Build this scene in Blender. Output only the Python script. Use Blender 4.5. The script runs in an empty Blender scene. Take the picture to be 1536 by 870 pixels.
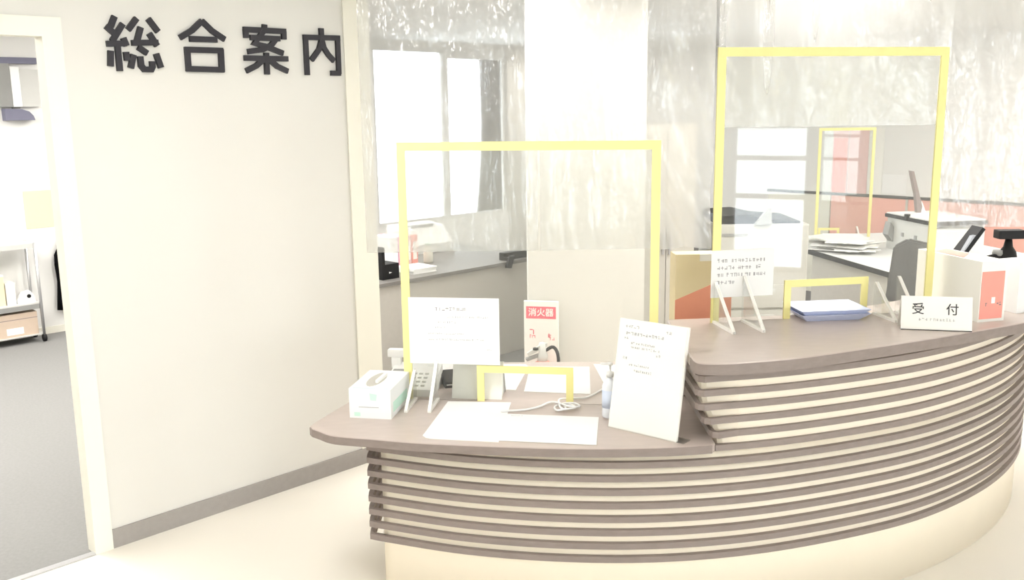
import bpy, bmesh, math, random
from mathutils import Matrix, Vector

random.seed(7)
scene = bpy.context.scene
COL = scene.collection
R = math.radians

# ------------------------------------------------------------------ camera
cam_data = bpy.data.cameras.new('camera')
cam_data.sensor_width = 36.0
cam_data.lens = 36.0 * 1409.0 / 1536.0
cam = bpy.data.objects.new('camera', cam_data)
COL.objects.link(cam)
cam.matrix_world = (Matrix.Translation((0, 0, 1.87)) @ Matrix.Rotation(R(90 - 10.98), 4, 'X')
                    @ Matrix.Rotation(R(-0.75), 4, 'Z'))
scene.camera = cam

# ------------------------------------------------------------------ world, exposure
world = bpy.data.worlds.new('daylight')
scene.world = world
world.use_nodes = True
bg = world.node_tree.nodes['Background']
bg.inputs[0].default_value = (0.90, 0.96, 1.0, 1)
bg.inputs[1].default_value = 8.0
vs = scene.view_settings
vs.view_transform = 'Standard'
vs.look = 'None'
vs.gamma = 1.0
vs.use_curve_mapping = False
vs.exposure = 0.33
LAMP = 15.5          # strength of the ceiling panel diffusers

# building axes: U runs along the lettered wall, V runs into the office behind it
E1 = Vector((0.70309, 0.71110, 0.0))
E2 = Vector((-0.71110, 0.70309, 0.0))
AXIS = math.atan2(E1.y, E1.x)


def uv(u, v, z=0.0):
    return E1 * u + E2 * v + Vector((0, 0, z))


# ------------------------------------------------------------------ materials
def mat(name, col, rough=0.6, spec=0.3, noise=0.0, scale=8.0, stretch=None, col2=None, metal=0.0,
        bump=0.0, coat=0.0):
    m = bpy.data.materials.new(name)
    m.use_nodes = True
    nt = m.node_tree
    b = nt.nodes['Principled BSDF']
    b.inputs['Roughness'].default_value = rough
    b.inputs['Specular IOR Level'].default_value = spec
    b.inputs['Metallic'].default_value = metal
    if coat:
        b.inputs['Coat Weight'].default_value = coat
        b.inputs['Coat Roughness'].default_value = 0.12
    c = (*col, 1)
    if noise or col2:
        tc = nt.nodes.new('ShaderNodeTexCoord')
        mp = nt.nodes.new('ShaderNodeMapping')
        if stretch:
            mp.inputs['Scale'].default_value = stretch
        nz = nt.nodes.new('ShaderNodeTexNoise')
        nz.inputs['Scale'].default_value = scale
        nz.inputs['Detail'].default_value = 4
        mx = nt.nodes.new('ShaderNodeMix')
        mx.data_type = 'RGBA'
        k = 1 - noise
        mx.inputs[6].default_value = c
        mx.inputs[7].default_value = (*(col2 if col2 else [x * k for x in col]), 1)
        nt.links.new(tc.outputs['Object'], mp.inputs[0])
        nt.links.new(mp.outputs[0], nz.inputs[0])
        nt.links.new(nz.outputs[0], mx.inputs[0])
        nt.links.new(mx.outputs[2], b.inputs['Base Color'])
        if bump:
            bp = nt.nodes.new('ShaderNodeBump')
            bp.inputs['Strength'].default_value = bump
            bp.inputs['Distance'].default_value = 0.002
            nt.links.new(nz.outputs[0], bp.inputs['Height'])
            nt.links.new(bp.outputs[0], b.inputs['Normal'])
    else:
        b.inputs['Base Color'].default_value = c
    return m


def emit(name, col, s):
    m = bpy.data.materials.new(name)
    m.use_nodes = True
    nt = m.node_tree
    nt.nodes.clear()
    o = nt.nodes.new('ShaderNodeOutputMaterial')
    e = nt.nodes.new('ShaderNodeEmission')
    e.inputs[0].default_value = (*col, 1)
    e.inputs[1].default_value = s
    nt.links.new(e.outputs[0], o.inputs[0])
    return m


def clear(name, tint=(1, 1, 1), haze=0.0, haze_col=(0.9, 0.9, 0.88), gloss=1.0, rough=0.02, wavy=0.0, ior=1.45):
    """clear sheet: passes light straight through, a little milky, mirror-like at its face"""
    m = bpy.data.materials.new(name)
    m.use_nodes = True
    nt = m.node_tree
    nt.nodes.clear()
    N = nt.nodes.new
    o = N('ShaderNodeOutputMaterial')
    t = N('ShaderNodeBsdfTransparent')
    t.inputs[0].default_value = (*tint, 1)
    d = N('ShaderNodeBsdfDiffuse')
    d.inputs[0].default_value = (*haze_col, 1)
    tr = N('ShaderNodeBsdfTranslucent')
    tr.inputs[0].default_value = (*haze_col, 1)
    hz = N('ShaderNodeMixShader')
    hz.inputs[0].default_value = 0.5
    nt.links.new(d.outputs[0], hz.inputs[1])
    nt.links.new(tr.outputs[0], hz.inputs[2])
    m1 = N('ShaderNodeMixShader')
    m1.inputs[0].default_value = haze
    nt.links.new(t.outputs[0], m1.inputs[1])
    nt.links.new(hz.outputs[0], m1.inputs[2])
    g = N('ShaderNodeBsdfGlossy')
    g.inputs['Roughness'].default_value = rough
    fr = N('ShaderNodeFresnel')
    fr.inputs[0].default_value = ior
    ml = N('ShaderNodeMath')
    ml.operation = 'MULTIPLY'
    ml.inputs[1].default_value = gloss
    nt.links.new(fr.outputs[0], ml.inputs[0])
    m2 = N('ShaderNodeMixShader')
    nt.links.new(ml.outputs[0], m2.inputs[0])
    nt.links.new(m1.outputs[0], m2.inputs[1])
    nt.links.new(g.outputs[0], m2.inputs[2])
    nt.links.new(m2.outputs[0], o.inputs[0])
    if wavy:
        tc = N('ShaderNodeTexCoord')
        mp = N('ShaderNodeMapping')
        mp.inputs['Scale'].default_value = (5, 5, 1.4)
        nz = N('ShaderNodeTexNoise')
        nz.inputs['Scale'].default_value = 3
        nz.inputs['Detail'].default_value = 3
        bp = N('ShaderNodeBump')
        bp.inputs['Strength'].default_value = wavy
        bp.inputs['Distance'].default_value = 0.03
        nt.links.new(tc.outputs['Object'], mp.inputs[0])
        nt.links.new(mp.outputs[0], nz.inputs[0])
        nt.links.new(nz.outputs[0], bp.inputs['Height'])
        nt.links.new(bp.outputs[0], g.inputs['Normal'])
    return m


M = {
    'wall': mat('wall_paint', (0.70, 0.685, 0.645), 0.8, 0.15, 0.03, 3),
    'wallw': mat('bright_white_paint', (0.82, 0.815, 0.795), 0.8, 0.15, 0.02, 3),
    'cream_trim': mat('cream_trim', (0.82, 0.80, 0.71), 0.6, 0.25, 0.02, 5),
    'ceil': mat('ceiling_tile', (0.78, 0.78, 0.76), 0.9, 0.1, 0.04, 6),
    'floor': mat('lobby_floor_vinyl', (0.78, 0.735, 0.655), 0.35, 0.3, 0.05, 2.5, col2=(0.74, 0.71, 0.65)),
    'carpet': mat('grey_carpet', (0.265, 0.262, 0.256), 0.95, 0.05, 0.2, 60, bump=0.5),
    'base': mat('grey_baseboard', (0.36, 0.335, 0.315), 0.6, 0.25, 0.15, 40),
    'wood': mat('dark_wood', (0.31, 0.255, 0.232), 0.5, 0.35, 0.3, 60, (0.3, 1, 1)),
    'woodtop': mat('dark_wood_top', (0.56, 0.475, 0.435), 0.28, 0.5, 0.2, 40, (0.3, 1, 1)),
    'panel': mat('cream_panel', (0.96, 0.87, 0.72), 0.6, 0.25, 0.04, 8),
    'letter': mat('charcoal_letter', (0.035, 0.033, 0.04), 0.5, 0.3, 0.2, 90),
    'yellow': mat('yellow_tape', (0.90, 0.83, 0.36), 0.5, 0.3, 0.04, 20),
    'paper': mat('white_paper', (0.88, 0.88, 0.87), 0.7, 0.2, 0.02, 10),
    'paperw': mat('warm_white_board', (0.88, 0.87, 0.82), 0.6, 0.25, 0.02, 10),
    'ink': mat('grey_ink', (0.38, 0.37, 0.38), 0.8, 0.1, 0.1, 200),
    'inkl': mat('pale_grey_ink', (0.50, 0.50, 0.515), 0.8, 0.1, 0.1, 200),
    'inkd': mat('dark_ink', (0.08, 0.08, 0.085), 0.7, 0.1, 0.1, 200),
    'green': mat('pale_green_print', (0.62, 0.85, 0.74), 0.6, 0.2, 0.05, 50),
    'boxw': mat('white_card', (0.87, 0.88, 0.87), 0.6, 0.25, 0.02, 15),
    'grey': mat('mid_grey_plastic', (0.30, 0.30, 0.29), 0.5, 0.3, 0.1, 30),
    'lgrey': mat('light_grey_plastic', (0.60, 0.60, 0.575), 0.5, 0.3, 0.05, 20),
    'black': mat('black_plastic', (0.012, 0.012, 0.013), 0.5, 0.25, 0.2, 60),
    'white': mat('white_plastic', (0.85, 0.85, 0.84), 0.45, 0.35, 0.02, 20),
    'blue': mat('lilac_blue_plastic', (0.66, 0.72, 0.94), 0.4, 0.35, 0.04, 20),
    'paleblue': mat('pale_blue_label', (0.72, 0.80, 0.97), 0.5, 0.3, 0.03, 20),
    'palebody': mat('pale_bottle_plastic', (0.86, 0.90, 0.97), 0.35, 0.4, 0.02, 20),
    'red': mat('coral_red', (0.88, 0.36, 0.30), 0.55, 0.25, 0.06, 20),
    'salmon': mat('salmon_board', (0.80, 0.45, 0.38), 0.8, 0.1, 0.06, 15),
    'pink': mat('pale_pink', (0.88, 0.60, 0.58), 0.7, 0.2, 0.06, 15),
    'magenta': mat('magenta_pink', (0.85, 0.42, 0.55), 0.7, 0.2, 0.06, 15),
    'signred': mat('sign_red', (0.84, 0.17, 0.22), 0.55, 0.25, 0.05, 25),
    'deskgrey': mat('desk_grey', (0.52, 0.495, 0.45), 0.6, 0.2, 0.1, 30),
    'desktop': mat('desk_top_grey', (0.21, 0.20, 0.188), 0.5, 0.3, 0.15, 30),
    'cabgrey': mat('cabinet_grey', (0.52, 0.50, 0.455), 0.5, 0.3, 0.04, 12),
    'beige': mat('beige_fabric', (0.72, 0.70, 0.62), 0.9, 0.1, 0.06, 40),
    'kraft': mat('cardboard', (0.62, 0.50, 0.40), 0.85, 0.1, 0.1, 25),
    'sand': mat('sand_paper', (0.84, 0.73, 0.48), 0.75, 0.15, 0.05, 20),
    'orange': mat('orange_red_print', (0.87, 0.38, 0.26), 0.65, 0.2, 0.06, 20),
    'metal': mat('brushed_steel', (0.55, 0.55, 0.56), 0.35, 0.5, 0.1, 40, metal=0.7),
    'copier': mat('copier_plastic', (0.50, 0.49, 0.455), 0.5, 0.3, 0.03, 20),
    'chair': mat('charcoal_fabric', (0.15, 0.15, 0.15), 0.9, 0.1, 0.15, 60),
    'rail': mat('dark_rail', (0.10, 0.10, 0.095), 0.5, 0.3, 0.1, 30),
    'brown': mat('mauve_brown', (0.30, 0.25, 0.24), 0.6, 0.2, 0.1, 30),
    'cloth': mat('black_cloth', (0.006, 0.006, 0.007), 0.95, 0.05, 0.3, 50),
    'navy': mat('slate_blue_grey', (0.20, 0.20, 0.27), 0.6, 0.2, 0.1, 20),
    'acrylic': clear('clear_acrylic', (0.97, 0.975, 0.965), 0.03, gloss=1.0),
    'acryledge': clear('acrylic_support', (0.96, 0.965, 0.955), 0.10, (0.95, 0.95, 0.93), gloss=0.35),
    'edge': mat('bright_acrylic_edge', (0.95, 0.93, 0.89), 0.3, 0.5, 0.02, 10),
    'vinyl': clear('clear_vinyl_sheet', (0.98, 0.985, 0.98), 0.43, (0.52, 0.52, 0.505), gloss=2.2, rough=0.09, wavy=1.0),
    'glass': clear('window_glass', (0.97, 0.98, 0.98), 0.0, gloss=1.0),
    'bottle': clear('pale_blue_plastic', (0.93, 0.96, 1.0), 0.45, (0.88, 0.92, 0.98), gloss=1.0),
    'lamp': emit('lamp_diffuser', (1.0, 0.97, 0.92), LAMP),
}


# ------------------------------------------------------------------ mesh helpers
def obj(name, bm, m, parent=None, smooth=False):
    me = bpy.data.meshes.new(name)
    bmesh.ops.recalc_face_normals(bm, faces=bm.faces)
    bm.to_mesh(me)
    bm.free()
    me.materials.append(M[m])
    if smooth:
        for p in me.polygons:
            p.use_smooth = True
    o = bpy.data.objects.new(name, me)
    COL.objects.link(o)
    if parent:
        o.parent = parent
    if name == 'print':
        o['kind'] = 'stuff'
    return o


def tag(o, label, cat, group=None):
    o['label'] = label
    o['category'] = cat
    if group:
        o['group'] = group
    return o


def struct(o):
    o['kind'] = 'structure'
    return o


def thing(name, label, cat, loc=(0, 0, 0), rz=0.0, group=None, rx=0.0):
    o = bpy.data.objects.new(name, None)
    o.empty_display_size = 0.1
    COL.objects.link(o)
    o.location = loc
    o.rotation_euler = (rx, 0, rz)
    return tag(o, label, cat, group)


def box(bm, x0, x1, y0, y1, z0, z1, mtx=None):
    ps = [(x, y, z) for x in (x0, x1) for y in (y0, y1) for z in (z0, z1)]
    vs_ = [bm.verts.new(mtx @ Vector(p) if mtx else p) for p in ps]
    for f in ((0, 1, 3, 2), (4, 6, 7, 5), (0, 4, 5, 1), (2, 3, 7, 6), (0, 2, 6, 4), (1, 5, 7, 3)):
        bm.faces.new([vs_[i] for i in f])
    return bm


def B(*a, bev=0.0, seg=2):
    bm = bmesh.new()
    box(bm, *a)
    if bev:
        bmesh.ops.bevel(bm, geom=list(bm.edges), offset=bev, segments=seg, affect='EDGES', profile=0.7)
    return bm


def ubox(u0, u1, v0, v1, z0, z1):
    """box aligned with the building axes, world coordinates"""
    bm = bmesh.new()
    ps = [uv(u, v, z) for u in (u0, u1) for v in (v0, v1) for z in (z0, z1)]
    vs_ = [bm.verts.new(p) for p in ps]
    for f in ((0, 1, 3, 2), (4, 6, 7, 5), (0, 4, 5, 1), (2, 3, 7, 6), (0, 2, 6, 4), (1, 5, 7, 3)):
        bm.faces.new([vs_[i] for i in f])
    return bm


def prism(pts, z0, z1, axis='z', bm=None):
    """extrude a polygon; axis z: pts are (x,y); axis y: pts are (x,z), extruded y z0..z1; axis x: pts (y,z)"""
    bm = bm or bmesh.new()

    def P(p, h):
        return {'z': (p[0], p[1], h), 'y': (p[0], h, p[1]), 'x': (h, p[0], p[1])}[axis]
    a = [bm.verts.new(P(p, z0)) for p in pts]
    b = [bm.verts.new(P(p, z1)) for p in pts]
    bm.faces.new(a)
    bm.faces.new(b)
    n = len(pts)
    for i in range(n):
        j = (i + 1) % n
        bm.faces.new([a[i], a[j], b[j], b[i]])
    return bm


def tube(pts, r, n=8, bm=None):
    bm = bm or bmesh.new()
    pts = [Vector(p) for p in pts]
    rings = []
    for i, p in enumerate(pts):
        d = (pts[min(i + 1, len(pts) - 1)] - pts[max(i - 1, 0)]).normalized()
        s = d.cross(Vector((0, 0, 1)))
        if s.length < 1e-4:
            s = Vector((1, 0, 0))
        s.normalize()
        t = d.cross(s)
        rr = r[i] if isinstance(r, (list, tuple)) else r
        rings.append([bm.verts.new(p + (s * math.cos(a) + t * math.sin(a)) * rr)
                      for a in [2 * math.pi * k / n for k in range(n)]])
    for i in range(len(rings) - 1):
        for k in range(n):
            bm.faces.new([rings[i][k], rings[i][(k + 1) % n], rings[i + 1][(k + 1) % n], rings[i + 1][k]])
    bm.faces.new(rings[0])
    bm.faces.new(rings[-1])
    return bm


def lathe(prof, n=20, c=(0, 0), bm=None):
    bm = bm or bmesh.new()
    rings = []
    for r, z in prof:
        rings.append([bm.verts.new((c[0] + r * math.cos(2 * math.pi * k / n), c[1] + r * math.sin(2 * math.pi * k / n), z))
                      for k in range(n)])
    for i in range(len(rings) - 1):
        for k in range(n):
            bm.faces.new([rings[i][k], rings[i][(k + 1) % n], rings[i + 1][(k + 1) % n], rings[i + 1][k]])
    bm.faces.new(rings[0])
    bm.faces.new(rings[-1])
    return bm


def spline(pts, n=8):
    """Catmull-Rom through the points"""
    pts = [Vector((*p, 0)) if len(p) == 2 else Vector(p) for p in pts]
    out = []
    for i in range(len(pts) - 1):
        p0 = pts[max(i - 1, 0)]
        p1, p2 = pts[i], pts[i + 1]
        p3 = pts[min(i + 2, len(pts) - 1)]
        for k in range(n):
            t = k / n
            out.append(0.5 * ((2 * p1) + (p2 - p0) * t + (2 * p0 - 5 * p1 + 4 * p2 - p3) * t * t
                              + (-p0 + 3 * p1 - 3 * p2 + p3) * t ** 3))
    out.append(pts[-1])
    return out


def inset(path, d):
    """shift a plan path to its left side (towards the inside of the counter)"""
    out = []
    for i, p in enumerate(path):
        t = (path[min(i + 1, len(path) - 1)] - path[max(i - 1, 0)]).normalized()
        out.append(p + Vector((-t.y, t.x, 0)) * d)
    return out


def sweep(outer, inner, z0, z1):
    """band between two plan paths, from z0 to z1"""
    bm = bmesh.new()
    rows = []
    for a, b in zip(outer, inner):
        rows.append([bm.verts.new((a.x, a.y, z0)), bm.verts.new((a.x, a.y, z1)),
                     bm.verts.new((b.x, b.y, z1)), bm.verts.new((b.x, b.y, z0))])
    for r, s in zip(rows, rows[1:]):
        for k in range(4):
            bm.faces.new([r[k], r[(k + 1) % 4], s[(k + 1) % 4], s[k]])
    bm.faces.new(rows[0])
    bm.faces.new(rows[-1])
    return bm


def text_mesh(body, size, extrude, bold=0.0):
    """lettering as a bmesh in its own XY plane, centred on x, base at y=0"""
    c = bpy.data.curves.new('lettering', 'FONT')
    c.body = body
    c.size = size
    c.extrude = extrude
    c.offset = bold
    c.align_x = 'CENTER'
    c.resolution_u = 3
    o = bpy.data.objects.new('lettering', c)
    COL.objects.link(o)
    dg = bpy.context.evaluated_depsgraph_get()
    me = bpy.data.meshes.new_from_object(o.evaluated_get(dg))
    bm = bmesh.new()
    bm.from_mesh(me)
    bpy.data.objects.remove(o)
    bpy.data.curves.remove(c)
    bpy.data.meshes.remove(me)
    return bm


def print_marks(rows, w, seed=1, flat=True):
    """unreadable small print: rows of tiny stroke clusters. rows: (x0, x1, z, height). XZ plane at y=0, facing -Y"""
    rnd = random.Random(seed)
    bm = bmesh.new()
    for x0, x1, z, h in rows:
        x = x0
        while x < x1 - h * 0.5:
            if rnd.random() < 0.12:
                x += h * 0.6
            for k in range(rnd.choice((2, 3, 3))):
                if rnd.random() < 0.55:
                    zz = z + rnd.uniform(-0.45, 0.45) * h
                    box(bm, x, x + h * rnd.uniform(0.5, 0.85), -0.0006, 0.0, zz, zz + h * w)
                else:
                    xx = x + rnd.uniform(0, 0.7) * h
                    box(bm, xx, xx + h * w, -0.0006, 0.0, z - h * 0.45, z + h * 0.45)
            x += h * 1.05
    return bm


# ================================================================== the setting
def wall(name, u0, u1, v0, v1, z0, z1, m='wall'):
    return struct(obj(name, ubox(u0, u1, v0, v1, z0, z1), m))


CEIL = 2.62
U0, U1, V0, V1 = -3.2, 10.8, -5.0, 8.44
struct(obj('floor', ubox(U0 - 0.2, U1 + 0.2, V0 - 0.2, 3.947, -0.1, 0.0), 'floor'))
struct(obj('floor_office', ubox(U0 - 0.2, U1 + 0.2, 3.947, V1 + 0.2, -0.1, 0.0), 'carpet'))
struct(obj('ceiling', ubox(U0 - 0.2, U1 + 0.2, V0 - 0.2, V1 + 0.2, CEIL, CEIL + 0.1), 'ceil'))

# lettered wall with its end post, doorway on its left
wl = wall('wall_left', 1.48, 2.83, 3.947, 4.00, 0, CEIL)
wall('wall_left_end', 2.83, 2.985, 3.94, 4.01, 0, CEIL, 'cream_trim')
wall('wall_left_beyond_door', U0, 0.50, 3.947, 4.00, 0, CEIL)
wall('wall_left_above_door', 0.50, 1.48, 3.947, 4.00, 2.24, CEIL)
struct(obj('baseboard_left', ubox(1.482, 2.99, 3.935, 3.947, 0, 0.085), 'base'))
d = bpy.data.objects.new('door_1', None)
COL.objects.link(d)
struct(d)
obj('door_jamb', ubox(1.405, 1.482, 3.932, 4.012, 0, 2.24), 'cream_trim', d)
obj('door_jamb', ubox(0.50, 0.577, 3.932, 4.012, 0, 2.24), 'cream_trim', d)
obj('door_head', ubox(0.577, 1.405, 3.932, 4.012, 2.165, 2.24), 'cream_trim', d)
obj('threshold', ubox(0.577, 1.405, 3.93, 3.965, 0.0, 0.006), 'metal', d)

# outer back wall with windows
WZ0, WZ1 = 0.55, 2.56
wall('wall_back_left', U0, 6.42, V1, V1 + 0.15, 0, CEIL, 'wallw')
wall('wall_back_sill', 6.42, 8.50, V1, V1 + 0.15, 0, WZ0, 'wallw')
wall('wall_back_lintel', 6.42, 8.50, V1, V1 + 0.15, WZ1, CEIL)
wall('wall_back_right', 8.50, U1, V1, V1 + 0.15, 0, CEIL, 'cabgrey')
struct(obj('baseboard_back', ubox(U0, 6.42, V1 - 0.012, V1, 0, 0.06), 'cream_trim'))


def window(n, u0, u1, v0, v1, z0, z1, bars):
    w = bpy.data.objects.new('window_%d' % n, None)
    COL.objects.link(w)
    struct(w)
    t = 0.05
    obj('window_frame', ubox(u0, u0 + t, v0, v1, z0, z1), 'lgrey', w)
    obj('window_frame', ubox(u1 - t, u1, v0, v1, z0, z1), 'lgrey', w)
    obj('window_frame', ubox(u0 + t, u1 - t, v0, v1, z0, z0 + t), 'lgrey', w)
    obj('window_frame', ubox(u0 + t, u1 - t, v0, v1, z1 - t, z1), 'lgrey', w)
    for k in bars:
        obj('window_bar', ubox(u0 + t, u1 - t, v0 + 0.005, v1 - 0.005, k - 0.025, k + 0.025), 'lgrey', w)
    vm = (v0 + v1) / 2
    obj('pane', ubox(u0 + t, u1 - t, vm - 0.003, vm + 0.003, z0 + t, z1 - t), 'glass', w)


window(1, 6.42, 7.50, V1 + 0.04, V1 + 0.11, WZ0, WZ1, ())
window(2, 7.50, 8.50, V1 + 0.04, V1 + 0.11, WZ0, 2.50, ())
struct(obj('trim_1', ubox(7.50, 8.50, V1 + 0.0, V1 + 0.15, 2.50, WZ1), 'lgrey'))

# right wall, left outer wall
wall('wall_right', U1, U1 + 0.15, V0, V1 + 0.15, 0, CEIL, 'wallw')
wall('wall_outer_left', U0 - 0.15, U0, V0, V1 + 0.15, 0, CEIL)
# wall behind the viewer: glazed entrance
wall('wall_front_left', U0, -1.6, V0 - 0.15, V0, 0, CEIL)
wall('wall_front_middle', 1.2, 1.75, V0 - 0.15, V0, 0, CEIL)
wall('wall_front_over_door', 1.75, 2.62, V0 - 0.15, V0, 1.66, 2.2)
wall('wall_front_right', 2.62, 4.4, V0 - 0.15, V0, 0, CEIL)
wall('wall_front_far', 5.2, U1, V0 - 0.15, V0, 0, CEIL)
wall('wall_front_lintel', -1.6, 5.2, V0 - 0.15, V0, 2.2, CEIL)
window(3, -1.6, -0.2, V0 - 0.11, V0 - 0.04, 0.0, 2.2, (0.95,))
window(4, -0.2, 1.2, V0 - 0.11, V0 - 0.04, 0.0, 2.2, (0.95,))
window(5, 1.75, 2.62, V0 - 0.11, V0 - 0.04, 0.0, 1.66, (0.85, 1.28,))
window(6, 4.4, 5.2, V0 - 0.11, V0 - 0.04, 0.0, 2.2, (0.95,))

# square cream column in the office
struct(obj('wall_column', B(0.105, 0.86, 6.0, 6.42, 0, CEIL), 'wall'))

# ceiling panel lamps; those past the lobby are unseen fill lights added
def ceiling_light(x, y, label, group=None, size=0.36):
    l = thing('ceiling_light', label, 'ceiling light', (x, y, CEIL), AXIS, group)
    obj('frame', B(-size, size, -size, size, -0.03, 0.0), 'white', l)
    q = size - 0.03
    obj('diffuser', B(-q, q, -q, q, -0.036, -0.031), 'lamp', l)


for u, v in ((-1.6, -3.2), (-1.6, -0.6), (-1.6, 1.8), (1.2, -3.2), (1.2, -0.6), (1.3, 2.5), (4.0, -3.2), (4.0, 1.9),
             (6.6, -3.6)):
    p = uv(u, v)
    ceiling_light(p.x, p.y, 'flat square ceiling light panel over the lobby', 'square ceiling lights over the lobby')
for x, y in ((-0.2, 5.75), (1.5, 5.45), (3.0, 5.6), (4.6, 5.4), (6.2, 4.6)):  # added out of view to brighten the office
    ceiling_light(x, y, 'added wide square fill light panel over the office behind the counter', 'added fill lights over the office', 0.42)
for x, y in ((5.7, 8.2), (6.6, 9.6), (-2.2, 8.4), (-1.75, 7.0)):  # unseen panels added as fill for the far office walls
    ceiling_light(x, y, 'added square fill light panel at the edge of the office', 'added fill lights at the edges of the office', 0.5)
for x, y in ((0.72, 9.6), (0.95, 11.8)):  # added fill, kept out of sight by the column
    ceiling_light(x, y, 'added square fill light panel hidden behind the cream column', 'added fill lights hidden behind the column', 0.38)
for u, v in ((0.9, 5.4), (0.9, 7.2), (-1.4, 6.2)):  # added to lift the brightness of the doorway room
    p = uv(u, v)
    ceiling_light(p.x, p.y, 'added square fill light panel in the room beyond the doorway', 'added fill lights beyond the doorway', 0.6)

# ================================================================== reception counter
LOW, HIGH = 0.692, 1.0
counter = thing('reception_counter',
                'curved two-level reception counter with dark horizontal slats over cream panel', 'counter',
                (0.9, 3.6, 0))


def part(name, bm, m, smooth=False, parent=None):
    o = obj(name, bm, m, parent or counter, smooth)
    if parent is None:
        o.matrix_parent_inverse = Matrix.Translation((-0.9, -3.6, 0))
    return o


S_PTS = [(-0.512, 3.342), (-0.18, 3.224), (0.185, 3.156), (0.546, 3.147), (0.926, 3.209), (1.348, 3.352),
         (1.674, 3.516), (2.010, 3.768), (2.274, 4.046), (2.47, 4.345), (2.60, 4.66), (2.66, 5.0)]
S = spline(S_PTS, 8)
PITCH, ZB, ST, SD = 0.0515, 0.25, 0.0225, 0.018
SLAT_X = {1: 0.640, 2: 0.640, 3: 0.642, 4: 0.665, 5: 0.695, 6: 0.715}


def right_of(path, x):
    """the path from the place where it crosses x"""
    for i in range(len(path) - 1):
        if path[i].x <= x <= path[i + 1].x:
            t = (x - path[i].x) / (path[i + 1].x - path[i].x)
            return [path[i].lerp(path[i + 1], t)] + path[i + 1:]
    return path


# cream panel and plinth
SW = [Vector((-0.552, 3.95, 0)), Vector((-0.556, 3.60, 0)), Vector((-0.560, 3.40, 0)), Vector((-0.557, 3.362, 0))] + S
PW = [Vector((-0.525, 3.95, 0)), Vector((-0.527, 3.60, 0)), Vector((-0.528, 3.40, 0)), Vector((-0.520, 3.362, 0))] + S[1:]
lowpath = inset(PW, SD + 0.002)
lowback = inset(PW, SD + 0.03)
part('front_panel', sweep(lowpath, lowback, 0.0, 0.655), 'panel', True)
bm = bmesh.new()                                     # upper panel, left end slanted
zs = [0.655, 0.70, 0.76, 0.82, 0.86, 0.956]
xs = [0.73, 0.722, 0.70, 0.672, 0.662, 0.662]
main = right_of(inset(S, SD), 0.80)
rows = []
for z, x0 in zip(zs, xs):
    head = [Vector((x0 + 0.004, 3.78, 0)), Vector((x0 + 0.002, 3.30, 0)), Vector((x0, 3.225, 0)),
            Vector((x0 + 0.006, 3.204, 0)), Vector((x0 + 0.022, 3.196, 0))]
    rows.append([bm.verts.new((p.x, p.y, z)) for p in head + main])
for a, b in zip(rows, rows[1:]):
    for k in range(len(a) - 1):
        bm.faces.new([a[k], a[k + 1], b[k + 1], b[k]])
up = part('upper_panel', bm, 'panel')
up.modifiers.new('thickness', 'SOLIDIFY').thickness = 0.006
up.modifiers['thickness'].offset = 0.0

for k in range(14, 0, -1):
    z0 = ZB + (14 - k) * PITCH
    if k > 6:
        outer = SW
        inner = inset(SW, SD + 0.002)
    else:
        x0 = SLAT_X[k]
        m_ = right_of(S, 0.80)
        head = [Vector((x0 + 0.002, 3.77, 0)), Vector((x0, 3.30, 0)), Vector((x0, 3.185, 0)),
                Vector((x0 + 0.008, 3.165, 0)), Vector((x0 + 0.028, 3.154, 0))]
        outer = head + m_
        if k == 6:
            outer = right_of(S, x0)
        inner = inset(outer, SD)
    part('slat', sweep(outer, inner, z0, z0 + ST), 'wood', False)

# low worktop
low_front = spline([(-0.725, 3.345), (-0.66, 3.292), (-0.511, 3.252), (-0.313, 3.200), (0.068, 3.143), (0.301, 3.125),
                    (0.535, 3.129), (0.700, 3.150)], 5)
low_pts = [(p.x, p.y) for p in low_front] + [(0.715, 3.17), (0.735, 4.27), (-0.50, 4.30)]
low_pts += [(-0.566, 4.057), (-0.67, 3.729), (-0.765, 3.46), (-0.776, 3.415), (-0.76, 3.376)]
bm = prism(low_pts, 0.660, LOW)
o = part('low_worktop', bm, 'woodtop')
bv = o.modifiers.new('soft_edge', 'BEVEL')
bv.width = 0.005
bv.segments = 2
bv.limit_method = 'ANGLE'
band = [Vector((-0.772, 3.40, 0)), Vector((-0.758, 3.374, 0))] + low_front
part('edge_band', sweep(inset(band, -0.0025), inset(band, 0.002), 0.661, LOW - 0.002), 'wood')
# staff side shelf under the high worktop
part('staff_shelf', prism([(0.74, 3.80), (1.9, 4.10), (1.85, 4.36), (0.74, 4.27)], 0.66, LOW), 'woodtop')
part('staff_shelf_leg', B(1.74, 1.79, 4.12, 4.17, 0, 0.66), 'grey')
part('staff_shelf_leg', B(-0.42, -0.37, 4.18, 4.23, 0, 0.66), 'grey')
part('staff_shelf_leg', B(0.60, 0.65, 4.18, 4.23, 0, 0.66), 'grey')
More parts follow.
